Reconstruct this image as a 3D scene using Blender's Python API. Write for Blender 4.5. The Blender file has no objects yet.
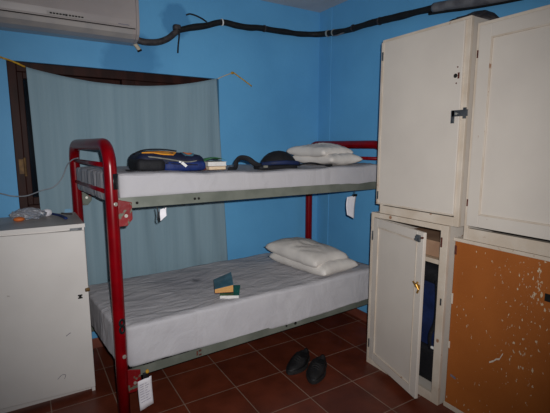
import bpy, bmesh, math, random
from mathutils import Vector, Matrix, noise
random.seed(7)
PI = math.pi
C = bpy.context.scene.collection
V = Vector

# ------------------------------------------------------------------ materials
def mat(name, col, rough=.6, col2=None, scale=6, lo=.4, hi=.6, detail=4, bump=0, bscale=40, metal=0,
        wear=None, wscale=9, wlo=.62, whi=.66, stretch=(1, 1, 1), spec=.4, coat=0):
    m = bpy.data.materials.new(name); m.use_nodes = True
    nt = m.node_tree; N = nt.nodes; L = nt.links
    b = N['Principled BSDF']
    b.inputs['Roughness'].default_value = rough
    b.inputs['Metallic'].default_value = metal
    b.inputs['Specular IOR Level'].default_value = spec
    b.inputs['Coat Weight'].default_value = coat
    b.inputs['Base Color'].default_value = (*col, 1)
    geo = N.new('ShaderNodeNewGeometry'); mp = N.new('ShaderNodeMapping')
    mp.inputs['Scale'].default_value = stretch
    L.new(geo.outputs['Position'], mp.inputs['Vector'])
    m['vec'] = 1
    last = None
    def nz(sc, det, lo_, hi_):
        n = N.new('ShaderNodeTexNoise'); n.inputs['Scale'].default_value = sc; n.inputs['Detail'].default_value = det
        L.new(mp.outputs['Vector'], n.inputs['Vector'])
        r = N.new('ShaderNodeMapRange'); r.inputs[1].default_value = lo_; r.inputs[2].default_value = hi_
        L.new(n.outputs['Fac'], r.inputs[0]); return r.outputs[0]
    def mix(a, c2, fac):
        x = N.new('ShaderNodeMix'); x.data_type = 'RGBA'
        if a is None: x.inputs[6].default_value = (*col, 1)
        else: L.new(a, x.inputs[6])
        x.inputs[7].default_value = (*c2, 1)
        L.new(fac, x.inputs[0]); return x.outputs[2]
    if col2: last = mix(last, col2, nz(scale, detail, lo, hi))
    if wear: last = mix(last, wear, nz(wscale, 6, wlo, whi))
    if last is not None: L.new(last, b.inputs['Base Color'])
    if bump:
        n = N.new('ShaderNodeTexNoise'); n.inputs['Scale'].default_value = bscale; n.inputs['Detail'].default_value = 5
        L.new(mp.outputs['Vector'], n.inputs['Vector'])
        bp = N.new('ShaderNodeBump'); bp.inputs['Strength'].default_value = bump; bp.inputs['Distance'].default_value = .01
        L.new(n.outputs['Fac'], bp.inputs['Height']); L.new(bp.outputs['Normal'], b.inputs['Normal'])
    return m

def s(r, g, b):                                   # sRGB 0-255 -> linear
    f = lambda c: c/12.92 if c <= .04045 else ((c+.055)/1.055)**2.4
    return (f(r/255), f(g/255), f(b/255))

def spot_mask(nt, centre, radius, soft, wob=.05, wsc=9):
    """round patch mask around a point of the surface, edge broken by noise"""
    N = nt.nodes; L = nt.links
    geo = N.new('ShaderNodeNewGeometry')
    n = N.new('ShaderNodeTexNoise'); n.inputs['Scale'].default_value = wsc; n.inputs['Detail'].default_value = 4
    L.new(geo.outputs['Position'], n.inputs['Vector'])
    d = N.new('ShaderNodeVectorMath'); d.operation = 'DISTANCE'; d.inputs[1].default_value = centre
    L.new(geo.outputs['Position'], d.inputs[0])
    a = N.new('ShaderNodeMath'); a.operation = 'MULTIPLY_ADD'; a.inputs[1].default_value = wob*2
    L.new(n.outputs['Fac'], a.inputs[0]); L.new(d.outputs['Value'], a.inputs[2])
    r = N.new('ShaderNodeMapRange'); r.inputs[1].default_value = radius+wob; r.inputs[2].default_value = radius+wob+soft
    r.inputs[3].default_value = 1; r.inputs[4].default_value = 0
    L.new(a.outputs[0], r.inputs[0]); return r.outputs[0]

def add_patch(m, centre, radius, soft, col, amount=1, wob=.05, wsc=9):
    nt = m.node_tree; N = nt.nodes; L = nt.links; b = N['Principled BSDF']
    k = spot_mask(nt, centre, radius, soft, wob, wsc)
    mu = N.new('ShaderNodeMath'); mu.operation = 'MULTIPLY'; mu.inputs[1].default_value = amount
    L.new(k, mu.inputs[0])
    x = N.new('ShaderNodeMix'); x.data_type = 'RGBA'; x.inputs[7].default_value = (*col, 1)
    L.new(mu.outputs[0], x.inputs[0])
    if b.inputs['Base Color'].links: L.new(b.inputs['Base Color'].links[0].from_socket, x.inputs[6])
    else: x.inputs[6].default_value = b.inputs['Base Color'].default_value
    L.new(x.outputs[2], b.inputs['Base Color'])

WALLB = s(100, 169, 215); WALLB2 = s(92, 159, 206)
M = {}
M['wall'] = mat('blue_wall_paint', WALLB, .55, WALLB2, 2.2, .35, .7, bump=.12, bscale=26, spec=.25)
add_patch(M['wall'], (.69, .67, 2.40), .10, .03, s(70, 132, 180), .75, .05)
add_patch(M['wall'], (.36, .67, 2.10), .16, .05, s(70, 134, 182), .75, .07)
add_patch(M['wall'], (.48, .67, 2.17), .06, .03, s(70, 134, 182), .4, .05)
M['ceiling'] = mat('ceiling_paint', s(196, 196, 198), .85, s(180, 182, 188), 3, bump=.1)
M['sill'] = mat('sill_paint', s(120, 170, 200), .5, s(104, 152, 184), 8)
# floor tiles
TS = .33
def floor_mat():
    m = bpy.data.materials.new('terracotta_tiles'); m.use_nodes = True
    nt = m.node_tree; N = nt.nodes; L = nt.links; b = N['Principled BSDF']
    geo = N.new('ShaderNodeNewGeometry')
    br = N.new('ShaderNodeTexBrick'); br.offset = 0; br.squash = 1
    br.inputs['Scale'].default_value = 1; br.inputs['Brick Width'].default_value = TS; br.inputs['Row Height'].default_value = TS
    br.inputs['Mortar Size'].default_value = .0032; br.inputs['Mortar Smooth'].default_value = .25; br.inputs['Bias'].default_value = 0
    br.inputs['Color1'].default_value = (*s(104, 48, 32), 1); br.inputs['Color2'].default_value = (*s(122, 58, 38), 1)
    br.inputs['Mortar'].default_value = (*s(158, 128, 112), 1)
    mp = N.new('ShaderNodeMapping'); mp.inputs['Location'].default_value = (TS*40, TS*40, 0)
    L.new(geo.outputs['Position'], mp.inputs['Vector']); L.new(mp.outputs['Vector'], br.inputs['Vector'])
    n = N.new('ShaderNodeTexNoise'); n.inputs['Scale'].default_value = 7; n.inputs['Detail'].default_value = 6
    L.new(geo.outputs['Position'], n.inputs['Vector'])
    r = N.new('ShaderNodeMapRange'); r.inputs[1].default_value = .3; r.inputs[2].default_value = .7; r.inputs[3].default_value = .52; r.inputs[4].default_value = .86
    L.new(n.outputs['Fac'], r.inputs[0])
    x = N.new('ShaderNodeMix'); x.data_type = 'RGBA'; x.blend_type = 'MULTIPLY'; x.inputs[0].default_value = 1
    L.new(br.outputs['Color'], x.inputs[6]); L.new(r.outputs[0], x.inputs[7])
    L.new(x.outputs[2], b.inputs['Base Color'])
    b.inputs['Roughness'].default_value = .38; b.inputs['Specular IOR Level'].default_value = .35
    bp = N.new('ShaderNodeBump'); bp.inputs['Strength'].default_value = .4; bp.inputs['Distance'].default_value = .003; bp.invert = True
    L.new(br.outputs['Fac'], bp.inputs['Height']); L.new(bp.outputs['Normal'], b.inputs['Normal'])
    return m
M['floor'] = floor_mat()
M['skirt'] = mat('skirting_tile', s(128, 72, 56), .4, s(108, 58, 46), 6)
M['red'] = mat('red_bed_paint', s(122, 0, 10), .28, s(108, 0, 8), 12, wear=s(70, 14, 18), wscale=22, wlo=.72, whi=.76, spec=.28)
M['redworn'] = mat('worn_red_paint', s(128, 8, 16), .45, s(112, 6, 12), 10, wear=s(92, 96, 82), wscale=30, wlo=.55, whi=.60, bump=.2)
M['rail'] = mat('grey_green_steel', s(112, 115, 106), .5, s(98, 102, 93), 9, wear=s(100, 70, 52), wscale=16, wlo=.70, whi=.75, metal=.1, spec=.5)
M['bolt'] = mat('bolt_steel', s(190, 186, 176), .35, metal=.6)
M['blackp'] = mat('black_plastic', s(18, 18, 20), .4, s(28, 28, 30), 30)
M['rubber'] = mat('black_rubber', s(20, 19, 19), .8, s(34, 32, 32), 40, bump=.2)
M['hole'] = mat('dark_hole', s(14, 12, 10), .9, s(24, 20, 18), 50)
M['rust'] = mat('rust_mark', s(96, 46, 34), .8, s(70, 34, 26), 60)

def sheet_mat(name, blot=True):
    m = mat(name, s(187, 184, 187) if blot else s(176, 173, 175), .9, s(176, 173, 177), 5, .3, .7, spec=.1)
    nt = m.node_tree; N = nt.nodes; L = nt.links; b = N['Principled BSDF']
    geo = N.new('ShaderNodeNewGeometry')
    mp = N.new('ShaderNodeMapping'); mp.inputs['Scale'].default_value = (4.5, 9, 3); mp.inputs['Rotation'].default_value = (0, 0, .5)
    L.new(geo.outputs['Position'], mp.inputs['Vector'])
    n = N.new('ShaderNodeTexNoise'); n.inputs['Scale'].default_value = 1.1; n.inputs['Detail'].default_value = 5; n.inputs['Distortion'].default_value = 1.4
    L.new(mp.outputs['Vector'], n.inputs['Vector'])
    n2 = N.new('ShaderNodeTexNoise'); n2.inputs['Scale'].default_value = 260; n2.inputs['Detail'].default_value = 1
    L.new(geo.outputs['Position'], n2.inputs['Vector'])
    a = N.new('ShaderNodeMath'); a.operation = 'MULTIPLY_ADD'; a.inputs[1].default_value = .03
    L.new(n2.outputs['Fac'], a.inputs[0]); L.new(n.outputs['Fac'], a.inputs[2])
    bp = N.new('ShaderNodeBump'); bp.inputs['Strength'].default_value = .38; bp.inputs['Distance'].default_value = .035
    L.new(a.outputs[0], bp.inputs['Height']); L.new(bp.outputs['Normal'], b.inputs['Normal'])
    if blot:  # soft grey patch and small darker spot mixed into the lower sheet's colour
        add_patch(m, (.55, .25, .56), .12, .16, s(150, 148, 156), .55, .09, 6)
        add_patch(m, (.62, .21, .56), .018, .03, s(78, 80, 88), .8, .02, 20)
    return m
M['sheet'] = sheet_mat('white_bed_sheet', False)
M['sheet2'] = sheet_mat('blotched_white_bed_sheet', True)
M['ticking'] = mat('mattress_ticking', s(190, 188, 186), .9, s(150, 150, 160), 60)
M['pillow'] = mat('white_pillow_cotton', s(219, 212, 205), .9, s(207, 200, 194), 6, bump=.35, bscale=14, spec=.1)
M['cab'] = mat('cream_cabinet_paint', s(206, 196, 185), .5, s(197, 187, 177), 3, .35, .7, wear=s(160, 128, 104), wscale=14, wlo=.735, whi=.76, bump=.08, bscale=14, spec=.35)
M['cabedge'] = mat('cream_cabinet_edge', s(205, 192, 177), .5, s(194, 178, 160), 7, wear=s(150, 112, 86), wscale=18, wlo=.67, whi=.72, spec=.35)
M['cabin'] = mat('cabinet_inside', s(190, 168, 142), .7, s(172, 148, 122), 5)
M['card'] = mat('brown_cardboard', s(168, 134, 108), .8, s(152, 118, 94), 8)
M['whitecab'] = mat('white_cabinet_paint', s(213, 207, 202), .5, s(204, 198, 193), 3, .35, .7, wear=s(146, 132, 122), wscale=11, wlo=.72, whi=.75, bump=.06, bscale=12, spec=.35)
M['cabtop'] = mat('grey_cabinet_top', s(190, 180, 173), .5, s(166, 157, 151), 5)
def orange_mat():
    m = mat('bare_brown_board', s(164, 92, 38), .6, s(150, 82, 32), 4, .3, .7, bump=.05, spec=.3)
    nt = m.node_tree; N = nt.nodes; L = nt.links; b = N['Principled BSDF']
    base = b.inputs['Base Color'].links[0].from_socket
    geo = N.new('ShaderNodeNewGeometry')
    mp = N.new('ShaderNodeMapping'); mp.inputs['Rotation'].default_value = (.5, 0, 0); mp.inputs['Scale'].default_value = (1, 1.7, .9)
    L.new(geo.outputs['Position'], mp.inputs['Vector'])
    fine = N.new('ShaderNodeTexNoise'); fine.inputs['Scale'].default_value = 42; fine.inputs['Detail'].default_value = 5; fine.inputs['Roughness'].default_value = .55
    L.new(mp.outputs['Vector'], fine.inputs['Vector'])
    big = N.new('ShaderNodeTexNoise'); big.inputs['Scale'].default_value = 3.1; big.inputs['Detail'].default_value = 2
    L.new(geo.outputs['Position'], big.inputs['Vector'])
    a = N.new('ShaderNodeMath'); a.operation = 'MULTIPLY_ADD'; a.inputs[1].default_value = .25
    L.new(big.outputs['Fac'], a.inputs[0]); L.new(fine.outputs['Fac'], a.inputs[2])
    near = spot_mask(nt, (1.60, -1.60, .78), .05, .22, .05, 14)       # heavier chipping round the lock hole
    near2 = spot_mask(nt, (1.60, -1.42, .43), .03, .14, .05, 14)
    a2 = N.new('ShaderNodeMath'); a2.operation = 'MULTIPLY_ADD'; a2.inputs[1].default_value = .10
    L.new(near, a2.inputs[0]); L.new(a.outputs[0], a2.inputs[2])
    a3 = N.new('ShaderNodeMath'); a3.operation = 'MULTIPLY_ADD'; a3.inputs[1].default_value = .02
    L.new(near2, a3.inputs[0]); L.new(a2.outputs[0], a3.inputs[2])
    r = N.new('ShaderNodeMapRange'); r.inputs[1].default_value = .804; r.inputs[2].default_value = .835
    L.new(a3.outputs[0], r.inputs[0])
    x = N.new('ShaderNodeMix'); x.data_type = 'RGBA'; x.inputs[7].default_value = (*s(196, 176, 148), 1)
    L.new(r.outputs[0], x.inputs[0]); L.new(base, x.inputs[6]); L.new(x.outputs[2], b.inputs['Base Color'])
    return m
M['orange'] = orange_mat()
M['steel'] = mat('grey_hasp_steel', s(120, 122, 124), .35, s(92, 94, 98), 30, metal=.7)
M['brass'] = mat('brass', s(190, 146, 70), .35, s(150, 110, 50), 30, metal=.7)
M['bronze'] = mat('tarnished_brass', s(112, 84, 46), .6, s(84, 60, 34), 30, metal=.3)
M['wood'] = mat('dark_brown_window_wood', s(52, 27, 22), .5, s(38, 20, 17), 14, stretch=(1, 1, .25), bump=.1, spec=.12)
M['acwhite'] = mat('air_conditioner_plastic', s(162, 152, 149), .3, s(154, 145, 143), 4, spec=.5)
M['acgrey'] = mat('air_conditioner_vent', s(158, 150, 146), .5, s(148, 142, 140), 10)
M['pale'] = mat('pale_plastic', s(200, 188, 166), .5, s(182, 170, 150), 12)
M['foam'] = mat('black_pipe_foam', s(11, 11, 12), .7, s(20, 20, 21), 18, bump=.3, bscale=60)
M['tape'] = mat('grey_brown_tape', s(66, 60, 60), .6, s(44, 40, 42), 30, bump=.3, bscale=60)
M['duct'] = mat('grey_duct_tape', s(116, 114, 116), .45, s(88, 86, 90), 14, bump=.3, bscale=30)
M['rope'] = mat('yellow_rope', s(206, 160, 40), .7, s(170, 124, 30), 60)
M['grey_cable'] = mat('grey_cable', s(140, 144, 150), .5, s(118, 122, 130), 30)
M['navy'] = mat('navy_blue_nylon', s(20, 44, 104), .65, s(14, 32, 84), 20, bump=.25, bscale=60)
M['darkny'] = mat('black_nylon', s(12, 12, 17), .75, s(18, 18, 24), 24, bump=.25, bscale=60)
M['deepnavy'] = mat('dark_navy_nylon', s(13, 22, 52), .65, s(10, 17, 42), 20, bump=.25, bscale=60)
M['deepnavy2'] = mat('deep_blue_nylon', s(18, 34, 76), .65, s(14, 28, 64), 20, bump=.25, bscale=60)
M['gold'] = mat('orange_print', s(222, 150, 36), .6, s(206, 120, 26), 24)
M['grey_trim'] = mat('grey_piping', s(130, 128, 118), .6, s(110, 108, 100), 20)
M['white'] = mat('white_plastic', s(232, 230, 226), .5, s(216, 214, 210), 20)
M['paper'] = mat('white_paper', s(226, 222, 226), .8, s(214, 210, 216), 14)
M['railworn'] = mat('worn_grey_green_steel', s(104, 110, 98), .55, s(84, 88, 78), 12, wear=s(110, 16, 22), wscale=24, wlo=.58, whi=.62)
M['ink'] = mat('grey_ink', s(120, 116, 128), .8, s(100, 96, 110), 60)
M['faintink'] = mat('faint_print', s(176, 170, 182), .8, s(164, 158, 170), 60)
M['tan'] = mat('tan_pages', s(212, 160, 98), .85, s(192, 140, 82), 40, stretch=(1, 1, 12))
M['cream'] = mat('cream_pages', s(226, 202, 172), .85, s(208, 184, 152), 40, stretch=(1, 1, 12))
M['wpages'] = mat('white_pages', s(222, 218, 214), .85, s(204, 200, 196), 40, stretch=(1, 1, 12))
M['green'] = mat('green_cover', s(30, 104, 78), .4, s(24, 84, 64), 14)
M['teal'] = mat('teal_blue_cover', s(76, 112, 128), .4, s(56, 92, 108), 14)
M['leaf'] = mat('green_leaflet', s(74, 140, 76), .5, s(52, 116, 60), 20)
M['redcov'] = mat('dark_red_cover', s(92, 36, 36), .5, s(70, 28, 30), 20)
M['shoe'] = mat('black_shoe_leather', s(13, 12, 14), .6, s(20, 18, 20), 22, bump=.25, bscale=50)
M['orangew'] = mat('orange_wrapper', s(206, 110, 50), .5, s(190, 96, 40), 20)
def glass():
    m = mat('dark_window_glass', s(60, 70, 80), .08, spec=.3)
    b = m.node_tree.nodes['Principled BSDF']; b.inputs['Transmission Weight'].default_value = .9
    return m
M['glass'] = glass()
def clear():
    m = mat('clear_crumpled_plastic', s(225, 225, 230), .2, s(205, 205, 214), 30, bump=.5, bscale=50)
    b = m.node_tree.nodes['Principled BSDF']; b.inputs['Transmission Weight'].default_value = .75
    return m
M['clear'] = clear()
def cloth():
    m = bpy.data.materials.new('thin_grey_blue_cloth'); m.use_nodes = True
    nt = m.node_tree; N = nt.nodes; L = nt.links; b = N['Principled BSDF']
    b.inputs['Roughness'].default_value = .9; b.inputs['Specular IOR Level'].default_value = .1
    geo = N.new('ShaderNodeNewGeometry')
    mp = N.new('ShaderNodeMapping'); mp.inputs['Scale'].default_value = (26, 1, .8)
    L.new(geo.outputs['Position'], mp.inputs['Vector'])
    n = N.new('ShaderNodeTexNoise'); n.inputs['Scale'].default_value = 1; n.inputs['Detail'].default_value = 4
    L.new(mp.outputs['Vector'], n.inputs['Vector'])
    r = N.new('ShaderNodeMapRange'); r.inputs[1].default_value = .3; r.inputs[2].default_value = .7
    L.new(n.outputs['Fac'], r.inputs[0])
    x = N.new('ShaderNodeMix'); x.data_type = 'RGBA'
    x.inputs[6].default_value = (*s(135, 160, 172), 1); x.inputs[7].default_value = (*s(146, 170, 181), 1)
    L.new(r.outputs[0], x.inputs[0]); L.new(x.outputs[2], b.inputs['Base Color'])
    bp = N.new('ShaderNodeBump'); bp.inputs['Strength'].default_value = .3; bp.inputs['Distance'].default_value = .02
    L.new(n.outputs['Fac'], bp.inputs['Height']); L.new(bp.outputs['Normal'], b.inputs['Normal'])
    t = N.new('ShaderNodeBsdfTranslucent'); t.inputs['Color'].default_value = (*s(140, 168, 184), 1)
    mx = N.new('ShaderNodeMixShader'); mx.inputs[0].default_value = .15
    L.new(b.outputs[0], mx.inputs[1]); L.new(t.outputs[0], mx.inputs[2])
    L.new(mx.outputs[0], N['Material Output'].inputs['Surface'])
    return m
M['cloth'] = cloth()

# ------------------------------------------------------------------ mesh helpers (all coordinates are world metres)
def world_loc(o):
    p = V((0, 0, 0))
    while o is not None:
        p += o.location; o = o.parent
    return p

class MB:
    def __init__(self): self.bm = bmesh.new()
    def box(self, x0, x1, y0, y1, z0, z1):
        vs = [self.bm.verts.new((x, y, z)) for x in (x0, x1) for y in (y0, y1) for z in (z0, z1)]
        for f in ((0, 1, 3, 2), (4, 6, 7, 5), (0, 4, 5, 1), (2, 3, 7, 6), (0, 2, 6, 4), (1, 5, 7, 3)):
            self.bm.faces.new([vs[i] for i in f])
        return self
    def hexa(self, c):                            # eight corners: bottom four in order, top four in order
        vs = [self.bm.verts.new(p) for p in c]
        for f in ((3, 2, 1, 0), (4, 5, 6, 7), (0, 1, 5, 4), (1, 2, 6, 5), (2, 3, 7, 6), (3, 0, 4, 7)):
            self.bm.faces.new([vs[i] for i in f])
        return self
    def obox(self, o, ux, uy, uz):                # oriented box from a corner and three edge vectors
        o, ux, uy, uz = V(o), V(ux), V(uy), V(uz)
        return self.hexa([o, o+ux, o+ux+uy, o+uy, o+uz, o+ux+uz, o+ux+uy+uz, o+uy+uz])
    def prism(self, poly, ext):                   # planar 3-D outline extruded by a vector
        ext = V(ext); a = [self.bm.verts.new(p) for p in poly]; b = [self.bm.verts.new(V(p)+ext) for p in poly]
        n = len(a); self.bm.faces.new(a); self.bm.faces.new(b[::-1])
        for i in range(n): self.bm.faces.new((a[i], b[i], b[(i+1) % n], a[(i+1) % n]))
        return self
    def tube(self, pts, r, seg=10, flat=None, closed=False):
        pts = [V(p) for p in pts]; n = len(pts); rings = []; up = None
        for i, p in enumerate(pts):
            if closed: t = pts[(i+1) % n]-pts[i-1]
            else: t = pts[min(i+1, n-1)]-pts[max(i-1, 0)]
            t.normalize()
            if flat is not None:
                side = t.cross(V(flat)).normalized(); u2 = side.cross(t).normalized()
            else:
                if up is None: up = V((0, 0, 1)) if abs(t.z) < .9 else V((1, 0, 0))
                side = t.cross(up).normalized(); u2 = side.cross(t).normalized(); up = u2
            rr = r[i] if isinstance(r, (list, tuple)) and len(r) == n and n > 2 else r
            ra, rb = (rr if isinstance(rr, (list, tuple)) else (rr, rr))
            rings.append([self.bm.verts.new(p+side*ra*math.cos(a)+u2*rb*math.sin(a)) for a in [2*PI*k/seg for k in range(seg)]])
        m = n if closed else n-1
        for i in range(m):
            A, B = rings[i], rings[(i+1) % n]
            for k in range(seg): self.bm.faces.new((A[k], A[(k+1) % seg], B[(k+1) % seg], B[k]))
        if not closed:
            self.bm.faces.new(rings[0][::-1]); self.bm.faces.new(rings[-1])
        return self
    def cyl(self, a, b, r, seg=14): return self.tube([a, b], r, seg)
    def rbox(self, x0, x1, y0, y1, z0, z1, r, cuts=12, fn=None):   # rounded, finely divided box; fn moves each point
        t = bmesh.new(); bmesh.ops.create_cube(t, size=2)
        bmesh.ops.subdivide_edges(t, edges=t.edges[:], cuts=cuts, use_grid_fill=True)
        h = V(((x1-x0)/2, (y1-y0)/2, (z1-z0)/2)); c = V(((x0+x1)/2, (y0+y1)/2, (z0+z1)/2)); r = min(r, h.x, h.y, h.z)
        mp = {}
        for v in t.verts:
            p = V((v.co.x*h.x, v.co.y*h.y, v.co.z*h.z))
            q = V([max(-h[i]+r, min(h[i]-r, p[i])) for i in range(3)])
            d = p-q
            if d.length > 1e-9: p = q+d.normalized()*r
            w = p+c
            if fn: w = fn(w, v.co)
            mp[v.index] = self.bm.verts.new(w)
        for f in t.faces: self.bm.faces.new([mp[v.index] for v in f.verts])
        t.free(); return self
    def grid(self, f, nu, nv):
        g = [[self.bm.verts.new(f(i/nu, j/nv)) for j in range(nv+1)] for i in range(nu+1)]
        for i in range(nu):
            for j in range(nv): self.bm.faces.new((g[i][j], g[i+1][j], g[i+1][j+1], g[i][j+1]))
        return self
    def ball(self, c, rx, ry, rz, seg=16, fn=None):
        t = bmesh.new(); bmesh.ops.create_uvsphere(t, u_segments=seg, v_segments=max(8, seg//2), radius=1)
        mp = {}
        for v in t.verts:
            p = V((v.co.x*rx, v.co.y*ry, v.co.z*rz))
            if fn: p = fn(p, v.co)
            mp[v.index] = self.bm.verts.new(p+V(c))
        for f in t.faces: self.bm.faces.new([mp[v.index] for v in f.verts])
        t.free(); return self
    def build(self, name, m, parent=None, bevel=0, smooth=False, solid=0):
        bmesh.ops.recalc_face_normals(self.bm, faces=self.bm.faces[:])
        if solid: bmesh.ops.solidify(self.bm, geom=self.bm.faces[:], thickness=solid)
        off = world_loc(parent) if parent else None
        me = bpy.data.meshes.new(name)
        if off is None:
            co = [v.co for v in self.bm.verts]
            c = V((sum(p.x for p in co)/len(co), sum(p.y for p in co)/len(co), min(p.z for p in co)))
        else: c = off
        bmesh.ops.translate(self.bm, verts=self.bm.verts[:], vec=-c)
        self.bm.to_mesh(me); self.bm.free()
        o = bpy.data.objects.new(name, me); C.objects.link(o)
        me.materials.append(M[m])
        if off is None: o.location = c
        else: o.parent = parent
        if parent is None: pass
        else: o.location = (0, 0, 0)
        if bevel:
            b = o.modifiers.new('bevel', 'BEVEL'); b.width = bevel; b.segments = 2; b.limit_method = 'ANGLE'; b.angle_limit = .6
        if smooth:
            for p in me.polygons: p.use_smooth = True
        return o

def tag(o, label, cat, group=None):
    o['label'] = label; o['category'] = cat
    if group: o['group'] = group
    return o
def thing(name, loc, label, cat, group=None):
    o = bpy.data.objects.new(name, None); C.objects.link(o); o.location = loc
    o.empty_display_size = .1
    return tag(o, label, cat, group)
def struct(name, mb, m, parent=None, **k):
    o = mb.build(name, m, parent, **k); o['kind'] = 'structure'
    return o
def smooth_path(pts, n=6):
    pts = [V(p) for p in pts]; out = []
    for i in range(len(pts)-1):
        p0, p1, p2, p3 = pts[max(i-1, 0)], pts[i], pts[i+1], pts[min(i+2, len(pts)-1)]
        for k in range(n):
            t = k/n
            out.append(.5*((2*p1)+(p2-p0)*t+(2*p0-5*p1+4*p2-p3)*t*t+(3*p1-p0-3*p2+p3)*t**3))
    out.append(pts[-1]); return out
def nz(p, sc, seed=0): return noise.noise(V((p[0]*sc+seed, p[1]*sc+seed*1.7, p[2]*sc-seed)))

# ------------------------------------------------------------------ the room
XL, XR, YF, YB, ZC = -1.75, 2.035, -3.5, .67, 2.67
struct('floor', MB().box(XL, XR, YF, YB, -.1, 0), 'floor')
struct('ceiling', MB().box(XL, XR, YF, YB, ZC, ZC+.1), 'ceiling')
WX0, WX1, WZ0, WZ1 = -.40, 1.03, 1.055, 2.01                       # window opening
wb = MB()
wb.box(XL-.15, WX0, YB, YB+.18, -.1, ZC+.1); wb.box(WX1, XR+.15, YB, YB+.18, -.1, ZC+.1)
wb.box(WX0, WX1, YB, YB+.18, -.1, WZ0); wb.box(WX0, WX1, YB, YB+.18, WZ1, ZC+.1)
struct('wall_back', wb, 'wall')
struct('wall_right', MB().box(XR, XR+.15, YF, YB, -.1, ZC+.1), 'wall')
struct('wall_left', MB().box(XL-.15, XL, YF, YB, -.1, ZC+.1), 'wall')
struct('wall_front', MB().box(XL-.15, XR+.15, YF-.15, YF, -.1, ZC+.1), 'wall')
struct('baseboard_back', MB().box(XL, XR-.012, YB-.012, YB, 0, .075), 'skirt', bevel=.002)
struct('baseboard_right', MB().box(XR-.012, XR, YF, YB, 0, .075), 'skirt', bevel=.002)
struct('baseboard_left', MB().box(XL, XL+.012, YF, YB-.012, 0, .075), 'skirt', bevel=.002)
struct('baseboard_front', MB().box(XL+.012, XR-.012, YF, YF+.012, 0, .075), 'skirt', bevel=.002)
struct('trim_1', MB().box(WX0-.02, WX1+.02, YB-.025, YB, WZ0-.03, WZ0), 'sill', bevel=.004)
struct('trim_2', MB().box(XR-.007, XR, .49, .545, 0.075, ZC), 'wall', bevel=.003)

win = bpy.data.objects.new('window_1', None); C.objects.link(win); win.location = ((WX0+WX1)/2, YB+.06, WZ0); win['kind'] = 'structure'
fy0, fy1 = YB+.025, YB+.095
f = MB()
f.box(WX0, WX0+.05, fy0, fy1, WZ0, WZ1); f.box(WX1-.05, WX1, fy0, fy1, WZ0, WZ1)
f.box(WX0+.05, WX1-.05, fy0, fy1, WZ1-.06, WZ1); f.box(WX0+.05, WX1-.05, fy0, fy1, WZ0, WZ0+.035)
f.box(.29, .35, fy0, fy1, WZ0+.035, WZ1-.06)
struct('window_frame', f, 'wood', win, bevel=.004)
for a, b in ((WX0+.05, .29), (.35, WX1-.05)):
    c = MB(); gp = MB(); y0, y1 = fy0+.012, fy1-.012
    z0, z1 = WZ0+.035, WZ1-.06
    c.box(a, a+.032, y0, y1, z0, z1); c.box(b-.032, b, y0, y1, z0, z1); c.box(a+.032, b-.032, y0, y1, z1-.04, z1); c.box(a+.032, b-.032, y0, y1, z0, z0+.05)
    gp.box(a+.032, b-.032, y0+.018, y0+.024, z0+.05, z1-.04)
    if a < 0:                                                      # this leaf stands a few degrees open
        for q in (c, gp): bmesh.ops.rotate(q.bm, verts=q.bm.verts[:], cent=(a, y0, 0), matrix=Matrix.Rotation(math.radians(4), 3, 'Z'))
    ca = struct('casement', c, 'wood', win, bevel=.003)
    struct('glass_pane', gp, 'glass', ca)
h = MB(); h.box(WX0+.018, WX0+.047, fy0-.006, fy0, 1.30, 1.395); h.cyl((WX0+.052, fy0-.008, 1.29), (WX0+.052, fy0-.008, 1.405), .008)
h.cyl((WX0+.052, fy0-.008, 1.285), (WX0+.052, fy0-.008, 1.293), .010)
struct('hinge', h, 'bronze', win)

# ------------------------------------------------------------------ air conditioner
ac = thing('air_conditioner', (-.06, YB-.1, 2.185), 'white wall-mounted split air conditioner high on the blue wall', 'air conditioner')
ax0, ax1 = -.50, .372
def ac_prof(x):   # front curve from top to bottom, y,z
    return [(x, YB-.004, 2.47), (x, .492, 2.47), (x, .462, 2.455), (x, .452, 2.42), (x, .450, 2.30), (x, .455, 2.25), (x, .47, 2.215), (x, .50, 2.19), (x, .56, 2.178), (x, YB-.004, 2.182)]
MB().prism(ac_prof(ax0+.02), (ax1-ax0-.04, 0, 0)).build('body', 'acwhite', ac, bevel=.003)
for x in (ax0, ax1-.02):
    e = MB(); e.prism([(p[0], p[1]-.004 if p[1] < .6 else p[1], p[2]+(.004 if p[2] > 2.3 else -.002)) for p in ac_prof(x)], (.02, 0, 0)); e.build('end_cap', 'acwhite', ac, bevel=.004)
fp = MB(); fp.prism([(ax0+.022, .462, 2.462), (ax0+.022, .447, 2.43), (ax0+.022, .442, 2.36), (ax0+.022, .443, 2.295), (ax0+.022, .449, 2.255), (ax0+.022, .456, 2.258), (ax0+.022, .452, 2.30), (ax0+.022, .455, 2.42)], (ax1-ax0-.044, 0, 0))
fp.build('front_panel', 'acwhite', ac, bevel=.002)
MB().prism([(ax0+.03, .452, 2.238), (ax0+.03, .462, 2.212), (ax0+.03, .495, 2.187), (ax0+.03, .50, 2.19), (ax0+.03, .468, 2.216), (ax0+.03, .457, 2.24)], (ax1-ax0-.075, 0, 0)).build('louver', 'acgrey', ac, bevel=.001)
MB().prism([(ax0+.022, .4495, 2.247), (ax0+.022, .4505, 2.243), (ax0+.022, .458, 2.243), (ax0+.022, .458, 2.247)], (ax1-ax0-.05, 0, 0)).build('vent_slot', 'hole', ac)
dp = MB(); dp.obox((-.170, .4478, 2.2555), (.21, 0, 0), (0, .006, -.0145*.0), (0, -.0036, .022)); dpo = dp.build('display_strip', 'acgrey', ac, bevel=.001)
dk = MB()
for k in range(11):
    x = -.155+k*.0172
    if k == 5: dk.obox((x-.002, .4466, 2.2615), (.012, 0, 0), (0, .003, 0), (0, -.0016, .011))
    else: dk.obox((x, .4462, 2.2635), (.013, 0, 0), (0, .004, 0), (0, -.0014, .008))
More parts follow.
